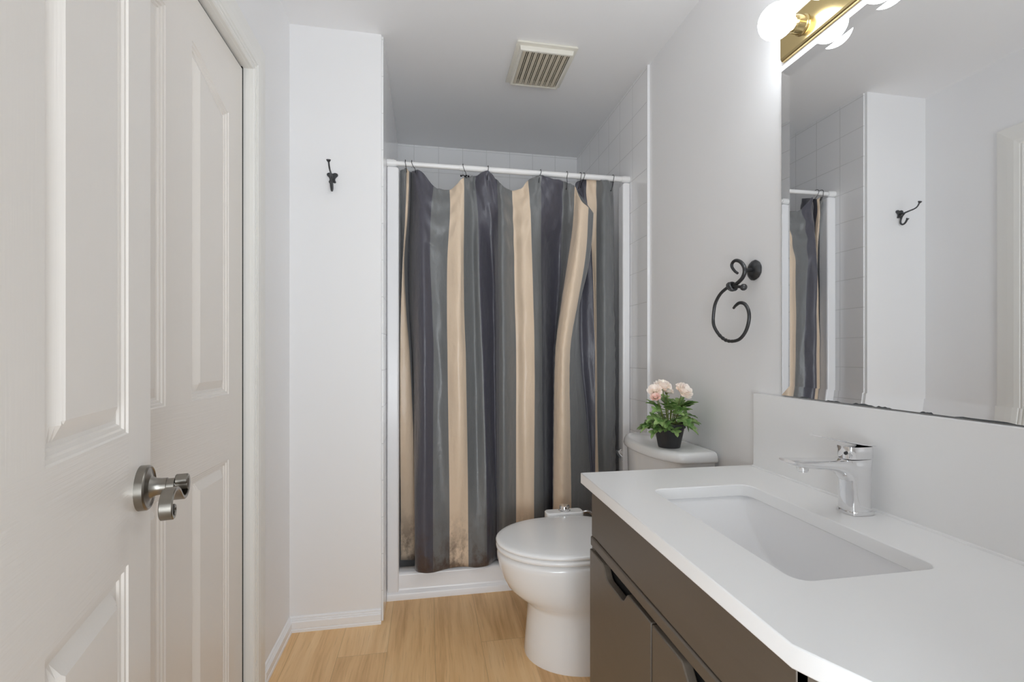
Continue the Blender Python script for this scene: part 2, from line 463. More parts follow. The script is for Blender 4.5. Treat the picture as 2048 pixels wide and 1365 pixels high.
d2 = root_struct('door_2', (XL - 0.0166, D1 - 0.0105, 0), (0, -1, 0), (1, 0, 0))
leaf_mesh(0.749, 1.991, 0.0985, 0.215, 0.1155).build('door_leaf', M_DOOR, d2, smooth=False)

# ------------------------------------------------------------ shower stall
sh = thing('shower_stall', 'white moulded acrylic shower base and frame behind the striped curtain', 'shower', (0.40, 2.60, 0))
R = rel(sh)
m = MB()
prof = [(2.178, 0.0), (2.178, 0.026), (2.181, 0.031), (2.188, 0.036), (2.191, 0.042), (2.193, 0.050), (2.195, 0.104), (2.198, 0.112), (2.205, 0.117), (2.255, 0.117), (2.265, 0.112), (2.29, 0.060), (3.0, 0.050), (3.0, 0.0)]
m.loft([[(x, a, b) for a, b in prof] for x in (XA + 0.008, 0.9920)])
m.build('shower_base', M_ACRYL, sh, xf=R, angle=50)
def jamb(x0, x1, inner):
    m = MB(); r = 0.014; z1 = 1.9655
    poly = [(x0, 0.0), (x1, 0.0)]
    if inner > 0: poly += [(x1, z1 - r)] + [(x1 - r + r*cos(a), z1 - r + r*sin(a)) for a in (0.4, 0.8, 1.2)] + [(x1 - r, z1), (x0, z1)]
    else: poly += [(x1, z1), (x0 + r, z1)] + [(x0 + r - r*sin(a), z1 - r + r*cos(a)) for a in (0.4, 0.8, 1.2)] + [(x0, z1 - r)]
    m.prism(poly, 2.186, 2.245, 'y')
    m.build('side_jamb', M_ACRYL, sh, xf=R, bevel=0.007, bseg=3)
jamb(XA + 0.008, -0.1255, 1); jamb(0.9545, 0.9920, -1)
for b in ((XA + 0.008, XA + 0.019, 2.245, 2.99, 0.05, 1.972), (0.9815, 0.992, 2.245, 2.99, 0.05, 1.972), (XA + 0.008, 0.992, 2.99, 3.0290, 0.05, 1.972)):
    m = MB(); m.box(*b); m.build('wall_panel', M_ACRYL, sh, xf=R, smooth=False)

# tension rod
rod = thing('curtain_rod', 'white tension rod across the top of the shower opening', 'curtain rod', (0.40, 2.200, ZR))
R = rel(rod)
m = MB(); m.tube([(-0.165, 2.2, ZR), (0.16, 2.2, ZR)], 0.0110, 20); m.build('thin_tube', M_ROD, rod, xf=R)
m = MB(); m.lathe([(0.0125, 0), (0.0138, 0.004), (0.0138, 0.03), (0.0133, 0.032), (0.0133, 0.80)], (0.150, 2.2, ZR), (1, 0, 0), 20); m.build('thick_tube', M_ROD, rod, xf=R)
for x, d in ((XA + 0.0075, 1), (0.9925, -1)):
    m = MB(); m.lathe([(0.0165, 0), (0.0165, 0.030), (0.0150, 0.034), (0.0142, 0.042)], (x, 2.2, ZR), (d, 0, 0), 20); m.build('end_cap', M_ROD, rod, xf=R)

# ------------------------------------------------------------ striped curtain
CZ = [1.918, 1.776, 1.562, 1.325, 1.135, 0.78, 0.424, 0.116]
CURTAIN = [
  ('gray', [-0.1301, -0.1313, -0.1328, -0.1328, -0.1328, -0.1305, -0.1319, -0.133], 1.9674, 0.1164, (0.042, 0.09, 0.135)),
  ('gray', [-0.1032, -0.1065, -0.1136, -0.1205, -0.1239, -0.1261, -0.1278, -0.1292], 1.9621, 0.1277, (0.0, 0.054, 0.108)),
  ('beige', [-0.092, -0.0971, -0.1093, -0.1184, -0.1218, -0.1229, -0.1248, -0.1263], 1.9652, 0.1313, (0.0, 0.036, 0.099)),
  ('slate', [-0.0811, -0.0863, -0.1033, -0.0965, -0.0804, -0.0643, -0.0582, -0.0588], 1.9573, 0.1222, (0.007, 0.054, 0.108)),
  ('slate', [-0.0755, -0.0812, -0.0898, -0.0849, -0.0728, -0.0607, -0.0551, -0.0521], 1.991, 0.1067, (0.112, 0.18, 0.126)),
  ('slate', [-0.0613, -0.0637, -0.0638, -0.0638, -0.057, -0.057, -0.0538, -0.0509], 1.9691, 0.1347, (0.028, 0.036, -0.028)),
  ('slate', [-0.0244, -0.0264, -0.0239, -0.0195, -0.0173, -0.0173, -0.0173, -0.015], 1.9512, 0.1341, (-0.007, -0.054, -0.063)),
  ('gray', [0.0321, 0.0184, 0.0139, 0.0228, 0.0296, 0.0273, 0.0271, 0.027], 1.8906, 0.1297, (-0.007, -0.027, -0.056)),
  ('gray', [0.0598, 0.0595, 0.0523, 0.0591, 0.0614, 0.0636, 0.0633, 0.063], 1.8811, 0.1294, (0.007, -0.0216, -0.042)),
  ('beige', [0.1041, 0.1053, 0.0926, 0.0903, 0.0926, 0.0971, 0.1019, 0.102], 1.885, 0.1314, (0.0168, -0.036, -0.028)),
  ('beige', [0.1402, 0.1386, 0.1431, 0.1409, 0.1409, 0.1431, 0.1467, 0.1478], 1.9094, 0.1334, (0.0, -0.063, -0.028)),
  ('gray', [0.1695, 0.1688, 0.1656, 0.1679, 0.1747, 0.1816, 0.187, 0.1899], 1.9388, 0.127, (-0.014, -0.036, -0.021)),
  ('gray', [0.2058, 0.209, 0.2101, 0.2173, 0.2196, 0.2268, 0.2286, 0.231], 1.9489, 0.1233, (0.0, 0.0216, -0.028)),
  ('slate', [0.2259, 0.2371, 0.241, 0.2481, 0.2576, 0.2694, 0.2746, 0.2754], 1.9579, 0.129, (0.014, 0.0, -0.028)),
  ('slate', [0.2633, 0.271, 0.287, 0.2943, 0.2992, 0.304, 0.3055, 0.3027], 1.9709, 0.131, (-0.014, 0.045, 0.0)),
  ('slate', [0.2964, 0.305, 0.3199, 0.3248, 0.3273, 0.3297, 0.3322, 0.3322], 1.9662, 0.1198, (-0.014, 0.054, 0.054)),
  ('gray', [0.3265, 0.3301, 0.3287, 0.3334, 0.3334, 0.3334, 0.3349, 0.3362], 1.9405, 0.1402, (0.0, -0.018, 0.0)),
  ('gray', [0.3446, 0.3465, 0.3452, 0.3475, 0.3499, 0.3522, 0.3541, 0.3557], 1.9105, 0.1521, (-0.021, -0.063, -0.042)),
  ('beige', [0.4017, 0.4043, 0.4085, 0.4133, 0.4182, 0.4182, 0.4182, 0.4182], 1.9013, 0.1291, (0.0168, 0.0, 0.0)),
  ('beige', [0.4461, 0.4456, 0.4467, 0.4539, 0.4564, 0.4564, 0.4579, 0.4591], 1.9103, 0.1319, (0.007, -0.027, -0.014)),
  ('gray', [0.4775, 0.4863, 0.4923, 0.4996, 0.5045, 0.5045, 0.5026, 0.503], 1.948, 0.1285, (-0.007, -0.018, -0.014)),
  ('slate', [0.5359, 0.5389, 0.543, 0.5454, 0.5479, 0.5504, 0.5567, 0.5602], 1.9658, 0.1151, (-0.021, 0.009, 0.018)),
  ('slate', [0.5866, 0.5999, 0.6094, 0.6042, 0.599, 0.599, 0.6017, 0.6037], 1.957, 0.0731, (-0.028, 0.09, 0.108)),
  ('gray', [0.6493, 0.6575, 0.672, 0.6562, 0.6404, 0.6352, 0.6379, 0.6401], 1.9547, 0.0626, (0.0, 0.108, 0.126)),
  ('gray', [0.6705, 0.6762, 0.6766, 0.651, 0.6255, 0.6153, 0.6128, 0.6128], 1.9387, 0.1033, (-0.028, 0.036, 0.036)),
  ('beige', [0.7039, 0.6947, 0.662, 0.625, 0.6004, 0.5931, 0.5921, 0.5933], 1.9266, 0.1352, (-0.014, -0.045, -0.035)),
  ('beige', [0.7225, 0.7099, 0.6807, 0.6447, 0.616, 0.6112, 0.6213, 0.6299], 1.8463, 0.1474, (-0.063, -0.117, -0.07)),
  ('gray', [0.7578, 0.7526, 0.7343, 0.6925, 0.6607, 0.6607, 0.6724, 0.6759], 1.8126, 0.1378, (-0.063, -0.081, -0.056)),
  ('gray', [0.7933, 0.7938, 0.774, 0.7232, 0.7055, 0.7207, 0.7353, 0.7374], 1.8081, 0.118, (-0.021, -0.018, -0.021)),
  ('slate', [0.7274, 0.7423, 0.7632, 0.7553, 0.7579, 0.7921, 0.8069, 0.7997], 1.9503, 0.0965, (0.049, 0.063, 0.018)),
  ('slate', [0.7542, 0.7696, 0.7911, 0.7911, 0.7937, 0.8094, 0.8189, 0.816], 1.9793, 0.0914, (0.028, 0.045, 0.027)),
  ('beige', [0.775, 0.798, 0.8141, 0.8219, 0.8272, 0.8285, 0.8298, 0.8298], 1.9831, 0.0864, (0.021, 0.036, 0.036)),
  ('gray', [0.8269, 0.8275, 0.827, 0.8283, 0.8309, 0.8335, 0.8414, 0.8414], 1.984, 0.0932, (0.014, 0.018, 0.018)),
  ('gray', [0.859, 0.8573, 0.8551, 0.8577, 0.8602, 0.8602, 0.8657, 0.868], 1.9674, 0.1049, (-0.0168, -0.027, -0.014)),
  ('gray', [0.9246, 0.9275, 0.9277, 0.9304, 0.9344, 0.9357, 0.9357, 0.9357], 1.9832, 0.0782, (0.035, 0.036, 0.036)),
]

def curtain():
    def prof_x(c, z):
        xs = c[1]
        if z >= CZ[0]: return xs[0]
        for k in range(len(CZ) - 1):
            if z >= CZ[k+1]:
                t = (CZ[k] - z)/(CZ[k] - CZ[k+1])
                a = xs[max(k-1, 0)]; b = xs[k]; cc = xs[k+1]; d = xs[min(k+2, len(CZ)-1)]
                return 0.5*((2*b) + (-a + cc)*t + (2*a - 5*b + 4*cc - d)*t*t + (-a + 3*b - 3*cc + d)*t**3)
        return xs[-1]
    def dep(c, z):
        d = c[4]
        s = lambda t: max(0, min(1, t))**2*(3 - 2*max(0, min(1, t)))
        a = d[0] + (d[1] - d[0])*s((1.95 - z)/0.40)
        return a + (d[2] - a)*s((0.85 - z)/0.68)
    NV = 110; SUB = 7
    cols = []
    for c in CURTAIN:
        zt, zb = c[2], c[3]
        col = []
        for j in range(NV + 1):
            v = j/NV
            z = zt + (zb - zt)*(v**1.25)
            col.append((prof_x(c, z), 2.2 + dep(c, z), z))
        cols.append(col)
    lines = [catmull([cols[i][j] for i in range(len(cols))], SUB) for j in range(NV + 1)]
    nu = len(lines[0])
    rnd = random.Random(3)
    vs = []
    for j, ln in enumerate(lines):
        v = j/NV
        for i, (x, y, z) in enumerate(ln):
            top = math.exp(-((1.95 - z)/0.10)) if z < 1.95 else 1
            # small crumples: swags hanging from the hooks, a few dents lower down
            y += 0.0060*top*sin(i*0.42 + v*38) + 0.0030*top*sin(i*1.1 - v*70)
            y += 0.0024*sin(i*0.33 + 9*z + 2*sin(5*z))*sin(7.3*z + i*0.11)
            for xa, xb, amp in ((-0.064, 0.178, 1.0), (0.286, 0.525, 0.9), (0.530, 0.668, 0.5)):   # swags sagging between the hooks
                u = (x - xa)/(xb - xa)
                if 0 < u < 1:
                    w = (4*u*(1 - u))**0.7
                    for sg, hh, a in ((0.155, 0.030, 0.012), (0.255, 0.036, 0.014), (0.375, 0.040, 0.007)):
                        zk = 1.965 - sg*w
                        y -= amp*a*w*math.exp(-((z - zk)/hh)**2)
            if x > 0.88:   # puckered side seam of the last grey stripe
                y += 0.0050*min(1, (x - 0.88)/0.02)*sin(62*z - 30*x + 3*sin(11*z))*min(1, max(0, (1.72 - z)/0.3))
            y += 0.0022*sin(95*z + 60*x)*math.exp(-((x - 0.62)/0.05)**2)*min(1, max(0, (1.6 - z)/0.3))
            x = max(x, -0.1225)
            vs.append((x, y, z))
    m = MB(); names = {'slate': 0, 'gray': 1, 'beige': 2}
    fs = []; mi = []
    for j in range(NV):
        for i in range(nu - 1):
            fs.append((j*nu + i, j*nu + i + 1, (j+1)*nu + i + 1, (j+1)*nu + i)); mi.append(names[CURTAIN[i//SUB][0]])
    m.v = vs; m.f = fs; m.mi = mi
    o = m.build('shower_curtain', [M_SLATE, M_GRAY, M_BEIGE], angle=180)
    s = o.modifiers.new('cloth', 'SOLIDIFY'); s.thickness = 0.0014; s.offset = 0
    return tag(o, 'striped satin shower curtain in slate, grey and beige with a stained hem', 'shower curtain')
curtain()
# olive liner that shows at the left edge and below the hem
m = MB(); n = 60; vs = []; fs = []
for i in range(n + 1):
    u = i/n; x = -0.118 + 1.05*u
    top = 1.942 if x < -0.085 else 1.78
    y0 = 2.430 + 0.010*sin(u*60)
    for j in range(9):
        v = j/8; vs.append((x, y0 + 0.02*v, top + (0.070 - top)*v))
    if i < n:
        for j in range(8): fs.append((i*9 + j, i*9 + 9 + j, i*9 + 10 + j, i*9 + 1 + j))
m.v = vs; m.f = fs; m.mi = [0]*len(fs)
o = m.build('shower_liner', M_LINER, angle=180)
s = o.modifiers.new('cloth', 'SOLIDIFY'); s.thickness = 0.001; s.offset = 0
tag(o, 'olive shower liner hanging just behind the striped curtain, seen at its left edge', 'shower liner')

# wire hooks over the rod
def hook(x, dx, z1, dy, label, rollers=False, name='curtain_hook'):
    t = thing(name, label, 'curtain hook', (x, 2.2, ZR), 'wire hooks along the curtain rod')
    R = rel(t); r = 0.0172; m = MB()
    pts = [(x - dx*0.15, 2.2 + r*cos(a), ZR + 0.001 + r*sin(a)) for a in [radians(k) for k in (-30, 0, 30, 60, 90, 120, 150, 180)]]
    pts += [(x + dx*0.45, 2.2 - r*0.95, ZR - 0.018), (x + dx*0.8, 2.2 - r*0.9 + dy*0.6, (ZR + z1)/2 - 0.008), (x + dx, 2.2 + dy - 0.006, z1), (x + dx*1.02, 2.2 + dy + 0.002, z1 - 0.008), (x + dx*0.98, 2.2 + dy + 0.010, z1 - 0.002)]
    m.tube(catmull(pts, 4), 0.0013, 8); m.build('wire', M_WIRE, t, xf=R)
    if rollers:
        m = MB()
        for k in range(5): m.sphere((x + dx + (k - 2)*0.0085 - 0.006, 2.2 + dy - 0.008, z1 - 0.001 + 0.0015*((k % 2)*2 - 1)), 0.0046 if k % 2 == 0 else 0.0034, 12, 8)
        m.build('roller_balls', M_WIRE, t, xf=R)
    return t
# x on rod, sideways lean, foot height, foot depth
hook(-0.096, 0.005, 1.955, -0.004, 'leftmost wire hook on the rod, curling over the olive liner edge')
hook(-0.066, 0.014, 1.955, -0.006, 'second wire hook from the left, leaning to the dark slate edge of the curtain')
hook(0.167, 0.012, 1.943, -0.012, 'wire hook with a row of roller balls above the left beige stripe', True)
hook(0.283, -0.004, 1.940, -0.014, 'wire hook at the centre of the second slate stripe', False)
hook(0.536, -0.012, 1.936, -0.020, 'wire hook holding the seam between grey and slate, middle of the rod')
hook(0.668, -0.006, 1.918, -0.020, 'straight wire hook over the grey stripe, left of the drooping fold')
hook(0.737, -0.006, 1.935, 0.004, 'left wire hook of the close pair behind the drooping beige fold')
hook(0.754, -0.010, 1.942, 0.012, 'right wire hook of the close pair behind the drooping beige fold')
hook(0.905, -0.006, 1.933, 0.002, 'rightmost wire hook, above the last grey stripe')
t = thing('curtain_hook', 'small loose wire loop peeking over the sagging second beige stripe', 'curtain hook', (0.402, 2.215, 1.880), 'wire hooks along the curtain rod')
m = MB(); m.tube(catmull([(0.398, 2.222, 1.850), (0.399, 2.222, 1.872), (0.402, 2.220, 1.884), (0.405, 2.218, 1.876), (0.4055, 2.218, 1.850)], 5), 0.0013, 8); m.build('wire', M_WIRE, t, xf=rel(t))

# ------------------------------------------------------------ exhaust fan grille
fan = thing('exhaust_fan_grille', 'yellowed square exhaust fan grille on the ceiling in front of the shower', 'vent', (0.508, 2.088, H))
R = rel(fan); x0, x1, y0, y1 = 0.3735, 0.6425, 1.936, 2.240
m = MB()
def frame_ring(ix, z): return [(x0 + ix, y0 + ix, z), (x1 - ix, y0 + ix, z), (x1 - ix, y1 - ix, z), (x0 + ix, y1 - ix, z)]
m.loft([frame_ring(0.004, H - 0.0005), frame_ring(0.004, H - 0.005), frame_ring(0, H - 0.006), frame_ring(0, H - 0.010), frame_ring(0.016, H - 0.014), frame_ring(0.018, H - 0.030), frame_ring(0.021, H - 0.032), frame_ring(0.030, H - 0.031), frame_ring(0.031, H - 0.006)], False, False)
m.build('frame', M_VENTF, fan, xf=R, bevel=0.0015)
m = MB(); n = 8; w = (x1 - x0 - 0.062)/n
for k in range(n):
    a = x0 + 0.031 + k*w
    m.box(a, a + w*0.54, y0 + 0.031, y1 - 0.031, H - 0.030, H - 0.025)
    m.box(a + w*0.70, a + w*0.83, y0 + 0.031, y1 - 0.031, H - 0.030, H - 0.025)
m.build('louvre_slats', M_VENT, fan, xf=R, smooth=False)
m = MB(); m.box(x0 + 0.03, x1 - 0.03, y0 + 0.03, y1 - 0.03, H - 0.006, H - 0.001); m.build('dark_duct', M_BLACK, fan, xf=R, smooth=False)

# ------------------------------------------------------------ robe hook on the wall by the shower
rh = thing('robe_hook', 'dark iron double robe hook on the white wall left of the shower', 'hook', (-0.378, YH, 1.832))
R = rel(rh)
def outline(pts, sub=5): return catmull(pts, sub, True)
c = (-0.378, 1.832)
pl = outline([(-0.020, 0.016), (-0.010, 0.0195), (0.0, 0.0165), (0.010, 0.0195), (0.020, 0.016), (0.021, 0.008), (0.013, -0.001), (0.011, -0.010), (0.014, -0.018), (0.009, -0.022), (0.0, -0.0195), (-0.009, -0.022), (-0.014, -0.018), (-0.011, -0.010), (-0.013, -0.001), (-0.021, 0.008)])
m = MB(); m.prism([(c[0] + a, c[1] + b) for a, b in pl], YH - 0.006, YH - 0.0001, 'y'); m.build('back_plate', M_IRON, rh, xf=R, bevel=0.0015)
m = MB()
up = catmull([(-0.378, YH - 0.004, 1.829), (-0.377, YH - 0.024, 1.829), (-0.375, YH - 0.052, 1.832), (-0.373, YH - 0.083, 1.835), (-0.3725, YH - 0.098, 1.843), (-0.3725, YH - 0.106, 1.857)], 5)
m.tube(up, [0.0052 - 0.002*min(1, k/14) for k in range(len(up))], 10)
m.lathe([(0.003, -0.004), (0.006, 0.0), (0.0085, 0.004), (0.0085, 0.0065), (0.005, 0.008)], (-0.3725, YH - 0.107, 1.857), (0.0, -0.35, 0.94), 14)
m.build('upper_prong', M_IRON, rh, xf=R)
m = MB()
lo = catmull([(-0.377, YH - 0.030, 1.8275), (-0.377, YH - 0.018, 1.816), (-0.377, YH - 0.010, 1.798), (-0.377, YH - 0.010, 1.783), (-0.377, YH - 0.020, 1.774), (-0.376, YH - 0.034, 1.779), (-0.376, YH - 0.044, 1.794)], 5)
m.tube(lo, [0.0036 + 0.0012*(k/len(lo)) for k in range(len(lo))], 10)
m.lathe([(0.0045, -0.003), (0.0072, 0.002), (0.0068, 0.004)], (-0.376, YH - 0.045, 1.795), (0, -0.5, 0.86), 12)
m.build('lower_prong', M_IRON, rh, xf=R)

# ------------------------------------------------------------ towel ring
tr = thing('towel_ring', 'dark wrought-iron scroll towel ring on the right wall above the toilet', 'towel ring', (XR, 1.302, 1.374))
R = rel(tr)
m = MB()
prof = [(0.030, 0.0), (0.0315, 0.004), (0.028, 0.008), (0.022, 0.013), (0.014, 0.017), (0.006, 0.0185)]
segs = 54; rings = []
for r, h in prof:
    rings.append([(XR - h, 1.302 + r*(1 + 0.012*sin(11*2*pi*k/segs + 1)*(1 if h < 0.006 else 0))*cos(2*pi*k/segs), 1.374 + r*(1 + 0.012*sin(11*2*pi*k/segs + 1)*(1 if h < 0.006 else 0))*sin(2*pi*k/segs)) for k in range(segs)])
m.loft(rings); m.build('rose', M_IRON, tr, xf=R)
XP = 0.957
m = MB()
m.tube([(XR - 0.012, 1.297, 1.374), (XP + 0.004, 1.290, 1.370)], 0.0062, 12)
sc = [(1.320, 1.366), (1.3347, 1.3765), (1.348, 1.3925), (1.3445, 1.4040), (1.328, 1.4080), (1.306, 1.3990), (1.290, 1.3820), (1.2865, 1.3650), (1.296, 1.3490), (1.315, 1.3380), (1.341, 1.3290)]
p = catmull([(XP, a, b) for a, b in sc], 6)
m.tube(p, [0.0038 + 0.0022*min(1, k/35) for k in range(len(p))], 12)
m.build('scroll_arm', M_IRON, tr, xf=R)
m = MB()
for k, dy in enumerate((-0.006, 0.004)):
    m.tube([(XP + 0.0115*cos(a), 1.3485 + dy + 0.006*sin(a), 1.3285 + 0.0115*sin(a)) for a in [2*pi*i/16 for i in range(16)]], 0.0048, 10, True)
m.tube([(XP - 0.002, 1.346, 1.328), (XP - 0.002, 1.320, 1.3245), (XP - 0.002, 1.296, 1.3195)], 0.0046, 10)
m.sphere((XP - 0.002, 1.289, 1.3180), 0.0105, 16, 10)
m.build('knot_bar', M_IRON, tr, xf=R)
m = MB()
rg = [(1.355, 1.3310), (1.3724, 1.3265), (1.405, 1.3120), (1.4300, 1.2870), (1.4400, 1.2600), (1.4425, 1.2161), (1.4176, 1.1828), (1.3802, 1.1599), (1.3421, 1.1539), (1.3058, 1.1605), (1.2780, 1.1839), (1.2645, 1.2164), (1.2667, 1.2437), (1.2825, 1.2650), (1.3058, 1.2721), (1.3249, 1.2664), (1.3371, 1.2582)]
p = catmull([(XP - 0.002, a, b) for a, b in rg], 8); rr = []
for k in range(len(p)):
    u = k/(len(p) - 1); tw = max(0.0, 1 - abs(u - 0.44)/0.085)
    rr.append(0.0052*(1 - 0.25*max(0, u - 0.9)/0.1) + 0.0011*tw*sin(k*1.9))
m.tube(p, rr, 12); m.build('ring', M_IRON, tr, xf=R)

# ------------------------------------------------------------ toilet
TC = 1.715
to = thing('toilet', 'white two-piece toilet with closed lid beside the vanity', 'toilet', (0.60, TC, 0))
R = rel(to)
def egg(xf, xb, w, z, n=48, sq=2.0, xm=None):
    xm = xm if xm is not None else xf + w*1.28
    out = []
    for k in range(n):
        a = 2*pi*k/n; cx, sy = cos(a), sin(a)
        if cx < 0: x = xm + (xm - xf)*cx; y = w*sy
        else:
            e = 2.0/sq*0.6
            x = xm + (xb - xm)*abs(cx)**0.55; y = w*(1 if sy > 0 else -1)*abs(sy)**0.8
        out.append((x, TC + y, z))
    return out
rings = [egg(0.3600, 0.83, 0.172, 0.0), egg(0.3590, 0.83, 0.173, 0.006), egg(0.3640, 0.82, 0.168, 0.06), egg(0.3700, 0.82, 0.163, 0.13), egg(0.3735, 0.82, 0.160, 0.186),
         egg(0.3680, 0.82, 0.161, 0.200), egg(0.3480, 0.83, 0.165, 0.215), egg(0.3220, 0.84, 0.171, 0.233), egg(0.2960, 0.85, 0.179, 0.259), egg(0.2770, 0.86, 0.187, 0.294), egg(0.2640, 0.87, 0.193, 0.332), egg(0.2575, 0.88, 0.196, 0.360),
         egg(0.2560, 0.88, 0.197, 0.374), egg(0.2590, 0.88, 0.195, 0.383), egg(0.270, 0.87, 0.187, 0.387)]
m = MB(); m.loft(rings); m.build('bowl', M_PORC, to, xf=R, angle=60)
m = MB(); m.loft([egg(0.285, 0.70, 0.175, 0.3872), egg(0.275, 0.71, 0.182, 0.3925), egg(0.2580, 0.725, 0.197, 0.3945), egg(0.2530, 0.73, 0.2015, 0.399), egg(0.2525, 0.73, 0.202, 0.4055), egg(0.2545, 0.73, 0.200, 0.4105), egg(0.268, 0.72, 0.190, 0.4125)]); m.build('seat', M_SEAT, to, xf=R, angle=60)
m = MB(); m.loft([egg(0.280, 0.72, 0.180, 0.4128), egg(0.270, 0.725, 0.188, 0.4155), egg(0.2550, 0.735, 0.200, 0.4165), egg(0.2515, 0.74, 0.203, 0.4200), egg(0.2520, 0.74, 0.2025, 0.4255), egg(0.2570, 0.74, 0.199, 0.4295), egg(0.272, 0.735, 0.189, 0.4320), egg(0.32, 0.71, 0.16, 0.4355), egg(0.42, 0.66, 0.09, 0.4385)]); m.build('lid', M_SEAT, to, xf=R, angle=60)
# tank with bowed front
def bow(ins, z, yA=1.462, yB=1.925, xc=0.787, xe=0.842, xb=0.992, r=0.030):
    pts = []; n = 14; yA += ins; yB -= ins; xcc = xc + ins; xee = xe + ins; xb -= ins*0.3
    for k in range(n + 1):
        u = -1 + 2*k/n
        pts.append((xcc + (xee - xcc)*(abs(u)**2.2), (yA + yB)/2 + u*(yB - yA)/2*(1 - 0.0), z))
    # round the two front corners
    a, b = pts[0], pts[-1]
    front = [(a[0] + r*1.1, a[1], z), (a[0] + r*0.35, a[1] + r*0.10, z), (a[0] + r*0.02 - 0.002, a[1] + r*0.55, z)] + pts[2:-2] + [(b[0] + r*0.02 - 0.002, b[1] - r*0.55, z), (b[0] + r*0.35, b[1] - r*0.10, z), (b[0] + r*1.1, b[1], z)]
    return front + [(xb - 0.008, yB, z), (xb, yB - 0.008, z), (xb, yA + 0.008, z), (xb - 0.008, yA, z)]
m = MB(); m.loft([bow(0.045, 0.398), bow(0.030, 0.43), bow(0.016, 0.60), bow(0.012, 0.740)]); m.build('tank', M_PORC, to, xf=R, angle=50)
m = MB(); m.loft([bow(0.006, 0.737), bow(0.001, 0.740), bow(0.0, 0.745), bow(0.002, 0.760), bow(0.005, 0.768), bow(0.010, 0.773), bow(0.018, 0.7755)]); m.build('tank_lid', M_PORC, to, xf=R, angle=60)
m = MB()
m.lathe([(0.012, 0), (0.012, 0.006), (0.007, 0.008), (0.007, 0.016)], (0.808, 1.868, 0.700), (-1, 0, 0), 16)
m.ribbon(catmull([(0.790, 1.872, 0.702), (0.786, 1.850, 0.700), (0.780, 1.815, 0.694), (0.778, 1.790, 0.690)], 5), (0, 0, 1), 0.016, 0.006)
o = m.build('flush_lever', M_CHROME, to, xf=R); o['label'] = 'chrome flush lever'
for sy in (-1, 1):
    m = MB(); m.tube([(0.748, TC + sy*0.045, 0.418), (0.748, TC + sy*0.085, 0.418)], 0.011, 12); m.build('hinge', M_SEAT, to, xf=R)

# bidet control box under the far side of the seat
bd = thing('bidet_attachment', 'white bidet control box with chrome knob on the far side of the toilet seat', 'bidet', (0.585, 1.945, 0.41))
R = rel(bd)
m = MB(); r = 0.016; x0, x1, y0, y1 = 0.500, 0.664, 1.924, 1.983
def rrect(x0, x1, y0, y1, r, z, n=5):
    out = []
    for cx, cy, a0 in ((x1 - r, y1 - r, 0), (x0 + r, y1 - r, 90), (x0 + r, y0 + r, 180), (x1 - r, y0 + r, 270)):
        for k in range(n + 1):
            a = radians(a0 + 90*k/n); out.append((cx + r*cos(a), cy + r*sin(a), z))
    return out
m.loft([rrect(x0, x1, y0, y1, r, 0.408), rrect(x0, x1, y0, y1, r, 0.435), rrect(x0 + 0.003, x1 - 0.003, y0 + 0.003, y1 - 0.003, r, 0.438)])
m.build('control_box', M_SEAT, bd, xf=R)
m = MB(); m.box(0.50, 0.58, 1.9190, 1.945, 0.3985, 0.4090); m.build('mount_arm', M_SEAT, bd, xf=R, bevel=0.003)
m = MB(); m.lathe([(0.0250, 0), (0.0250, 0.004), (0.0222, 0.006), (0.0222, 0.021), (0.0205, 0.024), (0.014, 0.0255)], (0.584, 1.953, 0.4375), (0, 0, 1), 24)
o = m.build('knob', M_CHROME, bd, xf=R); o['label'] = 'chrome knob'
m = MB(); m.tube(catmull([(0.662, 1.953, 0.424), (0.678, 1.947, 0.431), (0.700, 1.95, 0.425), (0.73, 1.955, 0.39), (0.76, 1.96, 0.30), (0.80, 1.96, 0.18), (0.87, 1.95, 0.16), (0.98, 1.95, 0.16)], 5), 0.006, 10); o = m.build('hose', M_CHROME, bd, xf=R); o['label'] = 'braided metal hose'

# ------------------------------------------------------------ flower pot on the tank lid
PX, PY, PZ = 0.868, 1.580, 0.7757
fp = thing('flower_pot', 'black pot of artificial pale pink ranunculus standing on the toilet tank', 'potted plant', (PX, PY, PZ))
R = rel(fp)
m = MB(); m.lathe([(0.0, 0.001), (0.037, 0.0), (0.0385, 0.002), (0.0525, 0.071), (0.0565, 0.072), (0.0580, 0.088), (0.0555, 0.088), (0.0520, 0.076), (0.0, 0.076)], (PX, PY, PZ), segs=40, cap0=False, cap1=False); m.build('pot', M_POT, fp, xf=R, angle=30)
m = MB(); m.lathe([(0.051, 0.070), (0.051, 0.079), (0.03, 0.083), (0.0, 0.084)], (PX, PY, PZ), segs=24, cap1=False); m.build('soil', M_SOIL, fp, xf=R)
rnd = random.Random(11)
def leaf_mat():
    t = NT('ranunculus_leaf'); p, x, y, z = t.pos()
    n = t.noise(p, 38, detail=3)
    mr = t.n('ShaderNodeMapRange'); mr.inputs[1].default_value = 0.35; mr.inputs[2].default_value = 0.65; t.l(n, mr.inputs[0])
    t.l(t.mix(mr.outputs[0], srgb(82, 126, 54), srgb(158, 184, 118)), t.b.inputs['Base Color'])
    t.b.inputs['Roughness'].default_value = 0.55
    return t.m
M_LEAF = leaf_mat()
def petal_mat(name, a, b):
    t = NT(name); p, x, y, z = t.pos()
    t.l(t.mix(t.noise(p, 60, detail=2), a, b), t.b.inputs['Base Color']); t.b.inputs['Roughness'].default_value = 0.7
    t.b.inputs['Subsurface Weight'].default_value = 0.15; t.b.inputs['Subsurface Radius'].default_value = (0.01, 0.006, 0.004)
    return t.m
M_PETAL = petal_mat('petal_cream_pink', srgb(254, 243, 234), srgb(255, 251, 246))
M_PINK = petal_mat('petal_blush', srgb(248, 212, 204), srgb(253, 240, 232))
